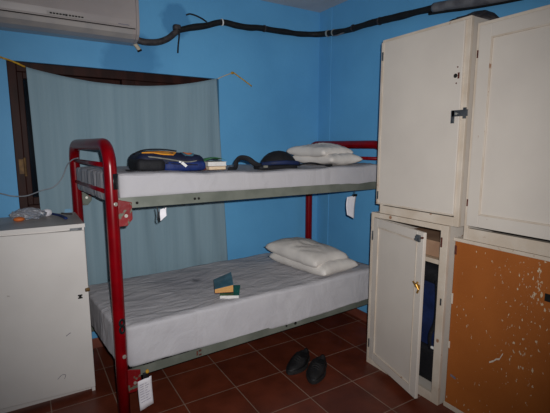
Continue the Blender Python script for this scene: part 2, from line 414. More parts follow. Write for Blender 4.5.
dk.build('indicator_marks', 'hole', dpo)
MB().obox((.235, .4478, 2.2600), (.07, 0, 0), (0, .004, 0), (0, -.0008, .0045)).build('small_print', 'ink', ac)
d = MB(); d.tube(smooth_path([(.352, .60, 2.20), (.372, .60, 2.182), (.388, .605, 2.165), (.402, .61, 2.148)], 3), .014, 10)
d.build('drain_spout', 'pale', ac, smooth=True)
MB().cyl((.400, .61, 2.151), (.406, .612, 2.140), .016, 12).build('drain_mouth', 'hole', ac)

# ------------------------------------------------------------------ insulated pipe along the wall
pipe = thing('insulated_pipe', (1.2, .635, 2.2), 'black foam-wrapped air conditioner pipe strung round two walls near ceiling', 'pipe')
MB().tube(smooth_path([(.374, .635, 2.224), (.449, .635, 2.213), (.542, .635, 2.224), (.617, .635, 2.258), (.668, .635, 2.302), (.695, .637, 2.322)], 5), .023, 10).build('taped_pipe', 'tape', pipe, smooth=True)
P1 = [(.69, .635, 2.325), (.725, .635, 2.332), (.828, .635, 2.366), (.925, .635, 2.392), (1.051, .635, 2.434), (1.172, .635, 2.430), (1.298, .635, 2.432), (1.373, .635, 2.440), (1.536, .635, 2.442), (1.688, .633, 2.443), (1.82, .625, 2.447), (1.92, .60, 2.452), (1.975, .54, 2.450), (1.995, .45, 2.442), (1.998, .282, 2.424), (2.0, .104, 2.417), (2.0, -.111, 2.404), (2.0, -.304, 2.392), (2.0, -.478, 2.380), (2.0, -.60, 2.370)]
pp = smooth_path(P1, 5)
MB().tube([p+V((0, 0, .006*nz(p, 6))) for p in pp], [.0235+.004*nz(p, 9, 3) for p in pp], 10).build('foam_sleeve', 'foam', pipe, smooth=True)
P2 = smooth_path([(2.0, -.59, 2.371), (2.0, -.70, 2.357), (2.0, -.846, 2.334), (2.0, -.972, 2.317), (2.0, -1.2, 2.295), (2.0, -1.6, 2.27), (2.0, -2.3, 2.25), (2.0, YF+.05, 2.25)], 4)
MB().tube(P2, .030, 10).build('duct_section', 'duct', pipe, smooth=True)
MB().tube(smooth_path([(2.005, -.55, 2.345), (2.006, -.7, 2.325), (2.006, -.85, 2.302), (2.006, -1.2, 2.265), (2.006, -1.8, 2.225), (2.006, YF+.05, 2.21)], 3), .010, 8).build('duct_cable', 'foam', pipe, smooth=True)
def ringon(path, i, r, w, nm, m):
    t = (path[min(i+1, len(path)-1)]-path[max(i-1, 0)]).normalized()
    MB().tube([path[i]-t*w/2, path[i]+t*w/2], r, 14).build(nm, m, pipe)
ringon(pp, 20, .0268, .009, 'white_clip', 'white')
ringon(pp, 37, .028, .012, 'cable_tie', 'tape')
ringon(pp, 63, .029, .016, 'metal_clamp', 'bolt')
ringon(pp, 66, .0285, .010, 'metal_clamp', 'bolt')
ringon(pp, 73, .0285, .010, 'cable_tie', 'tape')
ringon(pp, 80, .0285, .010, 'cable_tie', 'tape')
MB().tube(smooth_path([(1.996, .44, 2.418), (1.985, .36, 2.402), (1.99, .27, 2.408), (1.995, .2, 2.415)], 4), .006, 6).build('loose_strap', 'duct', pipe, smooth=True)
MB().tube(smooth_path([(.697, .605, 2.325), (.695, .615, 2.27), (.692, .63, 2.22), (.690, .64, 2.165)], 4), .006, 6).build('dangling_tie', 'foam', pipe, smooth=True)
k = MB(); k.rbox(.66, .715, .61, .665, 2.325, 2.365, .012, 3); k.build('wall_bracket', 'tape', pipe, smooth=True)
tag(MB().tube(smooth_path([(.772, .662, 2.452), (.80, .655, 2.462), (.85, .652, 2.455), (.90, .65, 2.438), (.93, .645, 2.420)], 5), .006, 7).build('wire_stub', 'foam', smooth=True),
    'short black wire curving above the pipe where it leaves the air conditioner', 'wire')

# ------------------------------------------------------------------ curtain, rope, cable
def curt(u, v):
    xt = -.297+u*1.296; xb = -.275+u*1.345
    zt = 1.972+.036*u-.085*4*u*(1-u)
    zb = .44
    x = xt+(xb-xt)*v; z = zt+(zb-zt)*v
    amp = .004+.007*min(1, v*2)
    y = .634+amp*(.6*math.sin(u*46+1.5*math.sin(v*3))+.7*math.sin(u*27-v*2.2))
    left = max(0, 1-u*4)
    y += -.010*left*math.sin((u*16-v*4))*min(1, v*3)
    return V((x, min(.652, y), z))
tag(MB().grid(curt, 150, 50).build('curtain', 'cloth', smooth=True, solid=.001), 'thin grey-blue cloth hung as a curtain across the window', 'curtain')
rope = thing('rope', (.35, .65, 2.0), 'yellow rope holding the curtain, knotted to wall at right', 'rope')
MB().tube(smooth_path([(-.56, .655, 2.06), (-.43, .652, 2.02), (-.369, .650, 2.002), (-.30, .645, 1.972)], 4), .006, 7).build('rope_end', 'rope', rope, smooth=True)
MB().tube(smooth_path([(1.010, .645, 2.006), (1.069, .650, 2.034), (1.14, .652, 2.063)], 4), .0045, 7).build('rope_end', 'pale', rope, smooth=True)
MB().tube(smooth_path([(1.135, .650, 2.060), (1.15, .646, 2.066), (1.19, .650, 2.045), (1.25, .656, 2.015), (1.325, .660, 1.973)], 4), .005, 7).build('rope_tail', 'rope', rope, smooth=True)
kb = MB(); kb.ball((1.142, .650, 2.063), .014, .012, .011, 10); kb.build('knot', 'rope', rope, smooth=True)
tag(MB().tube(smooth_path([(-.75, .60, 1.235), (-.60, .60, 1.215), (-.49, .595, 1.187), (-.43, .59, 1.168), (-.355, .585, 1.166), (-.27, .58, 1.195), (-.20, .575, 1.215), (-.15, .56, 1.27), (-.115, .53, 1.355), (-.085, .50, 1.392), (-.052, .47, 1.404)], 6), .004, 6).build('cable', 'grey_cable', smooth=True),
    'thin grey cable sagging past the window to the bed end', 'cable')

# ------------------------------------------------------------------ bunk bed
bed = thing('bunk_bed', (.93, .14, 0), 'red tubular steel bunk bed with grey-green rails', 'bunk bed')
FL, RL, FR, RR = V((.005, -.30, 0)), V((-.065, .575, 0)), V((1.93, -.285, 0)), V((1.885, .598, 0))
PR = .0315
def arch(a, b, top=1.49, rc=.11):
    d = (b-a); w = d.length; d.normalize(); P = [a+V((0, 0, .012)), a+V((0, 0, .5)), a+V((0, 0, 1.0)), a+V((0, 0, top-rc))]
    for k in range(1, 8):
        t = k/8*PI/2; P.append(a+d*(rc-rc*math.cos(t))+V((0, 0, top-rc+rc*math.sin(t))))
    P.append(a+d*rc+V((0, 0, top))); P.append(b-d*rc+V((0, 0, top)))
    for k in range(1, 8):
        t = k/8*PI/2; P.append(b-d*(rc-rc*math.sin(t))+V((0, 0, top-rc+rc*math.cos(t))))
    P += [b+V((0, 0, top-rc)), b+V((0, 0, 1.0)), b+V((0, 0, .5)), b+V((0, 0, .012))]
    return P
ends = []
for a, b in ((FL, RL), (FR, RR)):
    e = MB().tube(arch(a, b), PR, 20).build('end_frame', 'red', bed, smooth=True); ends.append(e)
    for p in (a, b):
        MB().cyl((p.x, p.y, 0), (p.x, p.y, .03), PR+.005, 16).build('foot_cap', 'rubber', e, bevel=.003)
    for z, r in ((1.385, .013), (1.247, .013)):
        MB().tube([a.lerp(b, .03)+V((0, 0, z)), a.lerp(b, .97)+V((0, 0, z))], r, 10).build('crossbar', 'red', e, smooth=True)
# black tape, number and bolts on the near left post
def on_post(c, ang, z, r): return V((c.x+r*math.cos(ang), c.y+r*math.sin(ang), z))
tp = MB()
def tpf(u, v): return on_post(FL, -1.45+u*1.9, 1.268+v*.078, PR+.0016)
tp.grid(tpf, 14, 2); tp.build('black_tape', 'blackp', ends[0], smooth=True, solid=-.0012)
eight = MB()
for zc, hh in ((.574, .0165), (.5365, .0185)):
    eight.tube([on_post(FL, -1.30+.36*math.cos(t), zc+hh*math.sin(t), PR+.0012) for t in [2*PI*k/20 for k in range(20)]], (.0068, .0016), 8, closed=True, flat=(math.cos(-1.3), math.sin(-1.3), 0))
eight.build('painted_number', 'blackp', ends[0], smooth=True)
for z in (1.195, .385):
    a = -1.25
    MB().cyl(on_post(FL, a, z, PR-.004), on_post(FL, a, z, PR+.006), .0105, 12).build('bolt', 'bolt', ends[0], bevel=.002)
def zrail(level, x): return (1.168 if level else .243+.027*x)
for level in (1, 0):
    hgt = .055 if level else .05
    for (a, b, sgn) in ((FL, FR, 1), (RL, RR, -1)):
        x0, x1 = a.x+PR-.004, b.x-PR+.004
        ya, yb = a.y-.012*sgn, b.y-.012*sgn
        r = MB()
        za, zb = zrail(level, x0), zrail(level, x1)
        r.hexa([(x0, ya, za), (x1, yb, zb), (x1, yb+.005*sgn, zb), (x0, ya+.005*sgn, za), (x0, ya, za+hgt), (x1, yb, zb+hgt), (x1, yb+.005*sgn, zb+hgt), (x0, ya+.005*sgn, za+hgt)])
        r.hexa([(x0, ya+.005*sgn, za+.0), (x1, yb+.005*sgn, zb+.0), (x1, yb+.045*sgn, zb+.0), (x0, ya+.045*sgn, za+.0), (x0, ya+.005*sgn, za+.005), (x1, yb+.005*sgn, zb+.005), (x1, yb+.045*sgn, zb+.005), (x0, ya+.045*sgn, za+.005)])
        ro = r.build('side_rail', 'rail', bed)
        if sgn == 1:
            xs = ((.124, .19), (.437, .0), (.460, 0)) if level else ((1.051, .3), (1.123, .3))
            for xx, _ in xs:
                zz = zrail(level, xx)+(.024 if level else .026)
                yy = ya+(yb-ya)*(xx-x0)/(x1-x0)
                MB().cyl((xx, yy-.0012, zz), (xx, yy+.002, zz), .0075 if not (not level and xx > 1.1) else .011, 10).build('rail_hole', 'hole', ro)
            if not level:
                zz = zrail(0, .435); yy = ya+(yb-ya)*.22
                w = MB(); w.box(.420, .428, yy-.0012, yy+.002, zz+.012, zz+.04); w.box(.434, .450, yy-.0012, yy+.002, zz+.008, zz+.018); w.box(.434, .450, yy-.0012, yy+.002, zz+.032, zz+.044)
                w.build('rust_mark', 'rust', ro)
    # end angle bars and the sheet-metal slats carrying the mattress
    for a, b in ((FL, RL), (FR, RR)):
        za = zrail(level, a.x)
        MB().obox((a.x+(.075 if a is FL else -.095), a.y+PR-.004, za+.004), (.02, 0, 0), (b.x-a.x, b.y-a.y-2*PR+.008, 0), (0, 0, .03)).build('end_rail', 'rail', bed)
    sl = MB()
    for k in range(17):
        x = .11+k*.105; z = zrail(level, x)
        sl.box(x-.02, x+.02, FL.y+.03, RL.y-.03, z+.006, z+.012)
    sl.build('bed_slats', 'rail', bed)
    # corner brackets
    for p, sx, sy in ((FL, 1, -1), (FR, -1, -1), (RL, 1, 1), (RR, -1, 1)):
        z1 = zrail(level, p.x)+(.048 if level else .058); y = p.y+sy*.0165
        out = [(p.x+sx*.02, z1), (p.x+sx*.092, z1-.018), (p.x+sx*.092, z1-.105), (p.x+sx*.066, z1-.138), (p.x+sx*.02, z1-.138)]
        br = MB().prism([(q[0], y-.003, q[1]) for q in out], (0, .006, 0)).build('corner_bracket', 'railworn' if p is RL else 'redworn', bed, bevel=.003)
        MB().cyl((p.x+sx*.06, y-.007, z1-.085), (p.x+sx*.06, y+.007, z1-.085), .009, 10).build('bolt', 'bolt', br)

# ------------------------------------------------------------------ mattresses under sheets
def mattress(z0, z1, x0, x1, y0, y1, seed, label, sheetm, shape, drape, hang):
    root = thing('mattress', ((x0+x1)/2, (y0+y1)/2, z0), label, 'mattress', 'white sheeted bunk mattresses')
    MB().rbox(x0+.03, x1-.03, y0+.03, y1-.03, z0+.001, z1-.03, .04, 8, lambda w, c: V((w.x, w.y, w.z+shape(w.x, w.y)*(w.z-z0)/(z1-z0)))).build('mattress_core', 'ticking', root, smooth=True)
    def fn(w, c):
        t = (w.z-z0)/(z1-z0)
        e0 = max(0, 1-(w.x-x0)/.5); kk = min(1, max(0, (w.y-y0-.035)/.09)); kk = kk*kk*(3-2*kk)
        w = V((w.x-e0*(kk*.045+.085*max(0, w.y-y0-.03)), w.y, w.z+shape(w.x, w.y)*t))
        if c.x < -.97 and t < .3: w.z -= hang*(1-t/.3)
        n1 = nz((w.x, w.y*1.4, w.z), 5, seed); n2 = nz((w.x*1.3+w.y, w.y*2.6-w.x*.7, w.z*.6), 9, seed+5)
        if t > .9: w.z += .006*n1+.004*n2
        if c.y < -.97:
            w.y += -.002+.006*nz((w.x*2.2+w.z*1.3, 0, w.z*.7), 6, seed)-.004*(1-t)
            if t < .2: w.z += drape(w.x)*(1-t/.2)
        if abs(c.x) > .97: w.x += .005*nz((0, w.y*2, w.z), 7, seed)
        return w
    m = MB(); m.rbox(x0, x1, y0, y1, z0, z1, .022, 46, fn)
    # open the underside of the sheet
    dead = [f for f in m.bm.faces if f.normal.z < -.9 or all(v.co.z < z0+.004 for v in f.verts)]
    bmesh.ops.recalc_face_normals(m.bm, faces=m.bm.faces[:])
    dead = [f for f in m.bm.faces if f.normal.z < -.85 and f.calc_center_median().z < z0+.05]
    bmesh.ops.delete(m.bm, geom=dead, context='FACES')
    m.build('bed_sheet', sheetm, root, smooth=True)
    return root
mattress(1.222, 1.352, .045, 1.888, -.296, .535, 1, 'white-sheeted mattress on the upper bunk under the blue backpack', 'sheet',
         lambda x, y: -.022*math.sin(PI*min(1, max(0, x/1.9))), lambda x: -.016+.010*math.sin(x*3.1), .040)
mattress(.297, .535, .040, 1.888, -.300, .535, 9, 'grey-blotched white-sheeted mattress on the lower bunk with two open books', 'sheet2',
         lambda x, y: -.010+.022*x+.012*max(0, y), lambda x: -.016+.010*math.sin(x*4.0+.6)+.022*x, .0)

# ------------------------------------------------------------------ pillows
def pillow(cx, cy, z, a, b, lay, rot, label, seed, rise=0):
    m = MB(); R = Matrix.Rotation(rot, 3, 'Z')
    for (dx, dy, dz, T, sa, sb, tilt) in lay:
        def surf(u, v, top):
            u = u*2-1; v = v*2-1
            e = max(0, (1-abs(u)**2.6)*(1-abs(v)**2.6))
            h = T*(e**.36)
            x = a*sa*u*(1-.10*(1-v*v)*abs(u)); y = b*sb*v*(1-.08*(1-u*u)*abs(v))
            p = V((x, y, 0))
            wr = .016*nz((x, y, top), 7, seed)+.024*(.3-abs(nz((x*2+y*.7, y*.8, top), 8, seed+2)))+.006*nz((x*2-y, y, top), 19, seed+4)
            zz = T*.45+(h*.55 if top else -h*.45)+e*wr
            if not top: zz = max(zz, 0)
            q = R @ V((x+dx, y+dy, 0))
            return V((cx+q.x, cy+q.y, z+dz+zz+tilt*v))
        n = 26
        for top in (True, False):
            m.grid(lambda u, v: surf(u, v, top), n, n)
    bmesh.ops.remove_doubles(m.bm, verts=m.bm.verts[:], dist=.0004)
    o = m.build('pillow', 'pillow', smooth=True)
    return tag(o, label, 'pillow', 'folded white pillows')
pillow(1.475, .025, .545, .192, .315, [(.01, -.02, 0, .135, 1, 1, 0), (-.025, .02, .064, .14, .94, .93, .012)], .14, 'folded white pillow at the head of the lower bunk', 3)
pillow(1.575, .02, 1.338, .165, .24, [(.02, -.02, 0, .10, 1, 1, 0), (-.01, .02, .050, .105, .95, .92, .004)], .08, 'folded white pillow at the head of the upper bunk', 11)

# ------------------------------------------------------------------ backpack on the upper bunk
bp = thing('backpack', (.36, -.06, 1.333), 'navy and black backpack with orange print lying on upper bunk', 'backpack')
def bpf(w, c):
    # wedge: the top end (right) thinner, corners eased
    t = (w.x-.13)/.47
    k = (w.z-1.336)/.13
    w = V((w.x, w.y, 1.336+(w.z-1.336)*(1.0-.22*max(0, t-.35)+.05*math.sin(t*PI))))
    w.y += (-.01*math.sin(t*PI)*(1-k)) ; w.z += .004*nz(w, 12, 2)
    return w
MB().rbox(.135, .595, -.20, .10, 1.336, 1.462, .055, 14, bpf).build('body', 'deepnavy', bp, smooth=True)
MB().rbox(.124, .315, -.216, .04, 1.338, 1.428, .035, 8).build('bottom_panel', 'darkny', bp, smooth=True)
MB().rbox(.30, .590, -.217, -.12, 1.338, 1.408, .03, 8).build('front_pocket', 'navy', bp, smooth=True)
MB().tube(smooth_path([(.15, -.155, 1.436), (.22, -.196, 1.436), (.33, -.207, 1.420), (.45, -.207, 1.400), (.53, -.195, 1.408), (.58, -.14, 1.420)], 5), .005, 6).build('zip_piping', 'grey_trim', bp, smooth=True)
MB().tube(smooth_path([(.31, -.206, 1.394), (.42, -.219, 1.386), (.52, -.217, 1.380), (.59, -.17, 1.376)], 4), .0035, 6).build('pocket_zip', 'darkny', bp, smooth=True)
def zt_bag(x):
    t = (x-.13)/.47
    return 1.336+.126*(1.0-.22*max(0, t-.35)+.05*math.sin(t*PI))
g = MB()
for poly in ([(.17, -.17, .0), (.24, -.175, 0), (.30, -.19, 0), (.37, -.19, 0), (.395, -.165, 0), (.38, -.12, 0), (.33, -.10, 0), (.30, -.135, 0), (.22, -.13, 0)],):
    n = len(poly)
    def sh(p):
        e = max(0, -.148-p[1]); rr = .055
        drop = rr-math.sqrt(max(0, rr*rr-(e)**2))
        return (p[0], p[1]-.0, zt_bag(p[0])-drop*1.0+.0005)
    g.prism([sh(p) for p in poly], (0, -.002, .0055))
g.build('orange_print', 'gold', bp)
bd = MB(); bx, by = .475, -.150
def badge(r0, r1, lift):
    def fdisc(u, v):
        r = r0+(r1-r0)*v; x = bx+r*1.15*math.cos(u*2*PI); y = by+r*math.sin(u*2*PI)
        e = max(0, -.145-y); drop = .05-math.sqrt(max(0, .0025-e*e))
        return V((x, y, zt_bag(x)-drop+lift))
    return MB().grid(fdisc, 24, 3)
bo = badge(.0, .043, .004).build('round_badge', 'teal', bp, smooth=True)
badge(.014, .030, .0065).build('badge_ring', 'orangew', bo, smooth=True)
ws = MB(); ws.obox((.405, -.226, 1.392), (.03, -.002, -.026), (.0, .004, 0), (.013, 0, .012)); ws.obox((.392, -.226, 1.399), (.014, 0, -.004), (0, .004, 0), (.002, 0, .010))
ws.build('white_tag', 'white', bp)
MB().tube(smooth_path([(.15, -.05, 1.452), (.22, -.03, 1.478), (.34, -.02, 1.482), (.44, -.04, 1.470)], 5), (.018, .005), 8, flat=(0, 0, 1)).build('shoulder_strap', 'darkny', bp, smooth=True)
MB().tube(smooth_path([(.14, -.10, 1.36), (.10, -.13, 1.352), (.075, -.16, 1.356), (.09, -.20, 1.352), (.12, -.21, 1.354)], 5), (.010, .003), 8, flat=(0, 0, 1)).build('strap_end', 'darkny', bp, smooth=True)
MB().tube(smooth_path([(.60, -.06, 1.40), (.625, -.055, 1.395), (.63, -.02, 1.39), (.60, .0, 1.39)], 4), .006, 8).build('grab_loop', 'darkny', bp, smooth=True)
MB().rbox(.585, .608, -.17, -.10, 1.336, 1.362, .01, 3).build('side_patch', 'redcov', bp, smooth=True)

bp.scale = (.86, .9, .86)
# ------------------------------------------------------------------ books
def book(o, ang, w, d, h, pages, cover, label, tilt=0, group=None, pitch=0, covers=True):
    """closed paperback: o is the near left bottom corner"""
    root = thing('book', o, label, 'book', group)
    ux = V((math.cos(ang)*math.cos(tilt), math.sin(ang)*math.cos(tilt), math.sin(tilt)))
    uy = V((-math.sin(ang), math.cos(ang), pitch)).normalized(); uz = ux.cross(uy).normalized()
    o = V(o); ct = .002
    MB().obox(o+uz*ct+ux*.002+uy*.003, ux*(w-.006), uy*(d-.006), uz*(h-2*ct)).build('pages', pages, root)
    c = MB(); c.obox(o, ux*w, uy*d, uz*ct); c.obox(o+uz*(h-ct), ux*w, uy*d, uz*ct); c.obox(o+uy*(d-ct)+uz*ct, ux*w, uy*ct, uz*(h-2*ct))
    c.build('cover', cover, root)
    return root
book((.612, -.10, 1.334), .03, .118, .17, .023, 'cream', 'redcov', 'cream-paged paperback lying beside backpack, under the other upper bunk book', group='books on the upper bunk')
book((.607, -.096, 1.3576), -.02, .125, .165, .026, 'wpages', 'wpages', 'white-paged paperback on the cream one beside the backpack', group='books on the upper bunk')
lf = MB()
def leaff(u, v):
    x = .585+u*.145; y = -.085+v*.13; z = 1.3875+.022*math.sin(u*PI*.9)*(1-.4*v)+.006*math.sin(v*3)
    return V((x, y, z))
tag(lf.grid(leaff, 14, 8).build('leaflet', 'leaf', smooth=True, solid=.0012), 'curled green leaflet lying on the books beside the backpack', 'leaflet')

book((.618, -.205, .533), -.50, .122, .19, .029, 'wpages', 'green', 'white-paged green paperback lying flat on lower bunk', group='books on the lower bunk')
bk = thing('book', (.66, -.13, .564), 'tan-paged book with lifted blue-grey cover lying on green paperback', 'book', 'books on the lower bunk')
A0 = V((.603, -.165, .5645)); ux = V((math.cos(-.36), math.sin(-.36), 0)); uy = V((-ux.y, ux.x, 0)); up = V((0, 0, 1))
W_, D_ = .118, .165
def wedge(mb, lift0, h, inset=0):
    q = [A0+ux*inset+uy*inset, A0+ux*(W_-inset)+uy*inset, A0+ux*(W_-inset)+uy*(D_-inset), A0+ux*inset+uy*(D_-inset)]
    hb = [lift0(0, 0), lift0(1, 0), lift0(1, 1), lift0(0, 1)]; ht = [h(0, 0), h(1, 0), h(1, 1), h(0, 1)]
    return mb.hexa([q[i]+up*hb[i] for i in range(4)]+[q[i]+up*ht[i] for i in range(4)])
top_ = lambda u, v: .027+.022*u+.008*v+.024*u*v
wedge(MB(), lambda u, v: .0, lambda u, v: .003).build('back_cover', 'redcov', bk)
wedge(MB(), lambda u, v: .003, top_, .002).build('pages', 'tan', bk)
wedge(MB(), top_, lambda u, v: top_(u, v)+.0022).build('front_cover', 'teal', bk)

# ------------------------------------------------------------------ waist bag on the upper bunk
wb_ = thing('waist_bag', (1.13, -.10, 1.325), 'small black waist bag with navy band and loose straps on upper bunk', 'bag')
def dome(p, c):
    if p.z < 0: p.z *= .15
    p.x *= 1+.05*nz(p, 10, 4); return p
MB().ball((1.115, -.10, 1.338), .135, .10, .112, 22, dome).build('body', 'darkny', wb_, smooth=True)
MB().tube(smooth_path([(.965, -.13, 1.362), (1.02, -.20, 1.372), (1.12, -.222, 1.374), (1.21, -.20, 1.366), (1.27, -.12, 1.352)], 5), (.006, .014), 8, flat=(0, 0, 1)).build('navy_band', 'deepnavy2', wb_, smooth=True)
MB().rbox(.90, 1.19, -.225, -.13, 1.331, 1.358, .012, 6).build('front_pocket', 'darkny', wb_, smooth=True)
MB().tube(smooth_path([(.93, -.18, 1.352), (.885, -.18, 1.372), (.84, -.175, 1.402), (.79, -.17, 1.408), (.765, -.17, 1.385), (.755, -.175, 1.352), (.735, -.18, 1.339), (.70, -.185, 1.341)], 6), (.017, .0035), 8, flat=(0, 1, .4)).build('strap', 'darkny', wb_, smooth=True)
MB().tube(smooth_path([(1.20, -.21, 1.352), (1.27, -.215, 1.368), (1.33, -.22, 1.366), (1.39, -.22, 1.354), (1.44, -.22, 1.350)], 5), (.016, .0035), 8, flat=(0, 0, 1)).build('strap', 'darkny', wb_, smooth=True)
MB().tube(smooth_path([(1.21, -.19, 1.352), (1.28, -.18, 1.362), (1.36, -.19, 1.360), (1.40, -.215, 1.354)], 5), (.011, .003), 8, flat=(0, 0, 1)).build('strap', 'darkny', wb_, smooth=True)
MB().rbox(1.43, 1.47, -.24, -.20, 1.340, 1.356, .004, 3).build('buckle', 'blackp', wb_)
MB().rbox(.925, .955, -.232, -.218, 1.345, 1.360, .003, 2).build('logo_patch', 'grey_trim', wb_)

# ------------------------------------------------------------------ tags hanging from the rails
def paper(name, pts, y, label, n=6, curl=.008, lines=0, grp=None, corner=None):
    root = thing(name, ((pts[0][0]+pts[1][0])/2, y, min(p[1] for p in pts)), label, 'tag', grp)
    (ax_, az_), (bx_, bz_), (cx_, cz_), (dx_, dz_) = pts
    def q(u, v):
        x = (ax_+(bx_-ax_)*u)*(1-v)+(dx_+(cx_-dx_)*u)*v; z = (az_+(bz_-az_)*u)*(1-v)+(dz_+(cz_-dz_)*u)*v
        return V((x, y+curl*math.sin(v*PI*1.2)*(1 if u < .5 else .6)-.006*v, z))
    MB().grid(q, n, n).build('paper', 'paper', root, smooth=True, solid=.0008)
    if lines:
        l = MB()
        for k in range(lines):
            v0 = .16+k*.085
            for (u0, u1) in ((.12, .45), (.5, .5+.12+.25*((k*37) % 10)/10)):
                a, b = q(u0, v0), q(u1, v0); c, d = q(u1, v0+.022), q(u0, v0+.022)
                o_ = V((0, -.0016, 0)); l.hexa([a+o_, b+o_, c+o_, d+o_, a+o_*.3, b+o_*.3, c+o_*.3, d+o_*.3])
        l.build('text_lines', 'faintink', root)
    return root
t1 = paper('paper_tag', [(.076, .222), (.150, .236), (.153, .076), (.080, .055)], -.330, 'printed white paper tag hanging from the lower bunk near the red post', lines=8, grp='paper tags on the bed')
cl = MB(); cl.box(.105, .137, -.336, -.322, .232, .262); cl.build('black_clip', 'blackp', t1, bevel=.003)
MB().ball((.128, -.336, .271), .010, .008, .012, 10).build('yellow_knob', 'rope', t1, smooth=True)
t2 = paper('paper_tag', [(.238, 1.150), (.272, 1.158), (.268, 1.116), (.234, 1.090)], -.325, 'small white tag hanging below the upper rail near the red post', grp='paper tags on the bed')
MB().tube(smooth_path([(.222, -.322, 1.166), (.226, -.326, 1.13), (.222, -.326, 1.10), (.230, -.326, 1.088)], 4), .0035, 6).build('black_string', 'blackp', t2, smooth=True)
MB().tube([(.262, -.3225, 1.170), (.26, -.325, 1.152)], .002, 6).build('thread', 'blackp', t2)
t3 = paper('paper_tag', [(1.546, 1.128), (1.632, 1.136), (1.608, .972), (1.540, 1.006)], -.312, 'white paper tag hanging below the upper rail beside the cabinets', grp='paper tags on the bed')
MB().box(1.596, 1.636, -.316, -.306, 1.128, 1.145).build('black_clip', 'blackp', t3, bevel=.002)
MB().tube([(1.62, -.309, 1.14), (1.62, -.305, 1.172)], .0025, 6).build('thread', 'blackp', t3)

# ------------------------------------------------------------------ shoes
def shoe(cx, cy, ang, label, flip):
    root = thing('shoe', (cx, cy, 0), label, 'shoe', 'pair of black shoes')
    R = Matrix.Rotation(ang, 3, 'Z')
    def wpt(x, y, z): 
        q = R @ V((x, y*flip, 0)); return V((cx+q.x, cy+q.y, z))
    L_ = .27
    def half(t):      # half width along the length, heel t=0 to toe t=1
        return .040+.018*math.sin(min(1, max(0, (t-.25)/.6))*PI)*1.0-(.0 if t < .85 else (t-.85)*.09)
    def ctr(t): return .010*math.sin(t*PI*.9)
    n = 22; ring = 16
    m = MB(); secs = []
    for i in range(n+1):
        t = i/n; e = math.sqrt(max(0, 1-abs(2*t-1)**7)); secs.append([m.bm.verts.new(wpt(-.135+L_*t, ctr(t)+sgn*half(t)*1.08*max(.06 if t > .5 else .5, e), z)) for (sgn, z) in ((-1, .001), (1, .001), (1, .026), (-1, .026))])
    for i in range(n):
        for k in range(4): m.bm.faces.new((secs[i][k], secs[i][(k+1) % 4], secs[i+1][(k+1) % 4], secs[i+1][k]))
    m.bm.faces.new(secs[0][::-1]); m.bm.faces.new(secs[-1])
    m.build('sole', 'rubber', root, bevel=.003)
    def height(t): return .098-.012*math.sin(min(1, t/.35)*PI) if t < .35 else max(.05, .098-.044*min(1, (t-.35)/.4)-.012*max(0, t-.8)*3)
    m = MB(); secs = []
    for i in range(n+1):
        t = i/n; e = math.sqrt(max(0, 1-abs(2*t-1)**6)); hh = max(.03, height(t)*max(.35, e) if t > .5 else height(t)*max(.72, e)); w = half(t)*max(.12 if t > .5 else .55, e)
        row = []
        openf = 1 if .06 < t < .50 else 0
        for k in range(ring+1):
            a = PI*k/ring
            y = ctr(t)+w*math.cos(a)*(1-.18*math.sin(a)); z = .024+(hh-.024)*(math.sin(a)**.6 if math.sin(a) > 0 else 0)
            if openf and abs(y-ctr(t)) < w*.62: z = .05+(.02 if t > .42 else 0)
            row.append(m.bm.verts.new(wpt(-.133+(L_-.004)*t, y, z)))
        secs.append(row)
    for i in range(n):
        for k in range(ring): m.bm.faces.new((secs[i][k], secs[i][k+1], secs[i+1][k+1], secs[i+1][k]))
    m.build('upper', 'shoe', root, smooth=True, solid=.002)
    l = MB()
    for t in (.54, .60, .66):
        zt = height(t)+.003; l.tube(smooth_path([wpt(-.133+L_*t, ctr(t)-.026, zt-.012), wpt(-.131+L_*t, ctr(t), zt+.002), wpt(-.133+L_*t, ctr(t)+.026, zt-.012)], 4), .004, 6)
    l.build('laces', 'rubber', root, smooth=True)
    return root
a0 = math.radians(213)
shoe(1.128, -.325, a0-.10, 'left black shoe of the pair on the floor, nearer the bed', 1)
shoe(1.186, -.478, a0+.10, 'right black shoe of the pair on the floor, nearer the cabinets', -1)

# ------------------------------------------------------------------ left cabinet
lc = thing('cabinet', (-.40, .32, 0), 'low white painted cupboard left of the bed, clutter on top', 'cabinet')
x0, x1, y0, y1, z1 = -.72, -.088, .092, .555, 1.042
b = MB(); b.box(x0, x0+.018, y0, y1, .0, z1-.02); b.box(x1-.018, x1, y0, y1, .0, z1-.02); b.box(x0+.018, x1-.018, y1-.01, y1, .0, z1-.02)
b.box(x0+.018, x1-.018, y0+.04, y1-.01, .05, .068); b.box(x0+.018, x1-.018, y0+.03, y0+.045, 0, .05)
b.box(x0+.018, x1-.018, y0, y0+.018, z1-.035, z1-.02)
b.build('carcass', 'whitecab', lc)
MB().box(x0-.004, x1+.002, y0-.014, y1, z1-.02, z1).build('top_board', 'cabtop', lc, bevel=.002)
MB().box(x0-.004, x1+.003, y0-.017, y0-.0135, z1-.021, z1+.0005).build('top_edging', 'whitecab', lc)
dr = MB(); dr.hexa([(x0, y0-.022, .062), (x1+.0, y0-.022, .036), (x1+.0, y0-.002, .036), (x0, y0-.002, .062), (x0, y0-.022, 1.017), (x1-.004, y0-.022, 1.004), (x1-.004, y0-.002, 1.004), (x0, y0-.002, 1.017)])
dro = dr.build('door', 'whitecab', lc, bevel=.003)
MB().box(x1-.075, x1-.012, y0-.006, y0+.001, 1.005, 1.019).build('metal_strip', 'steel', lc)
kb = MB(); kb.cyl((x1-.006, y0-.022, .655), (x1-.006, y0-.034, .655), .008, 10); kb.rbox(x1-.022, x1+.004, y0-.042, y0-.032, .644, .666, .006, 3)
kb.build('latch_knob', 'bronze', dro, smooth=True)
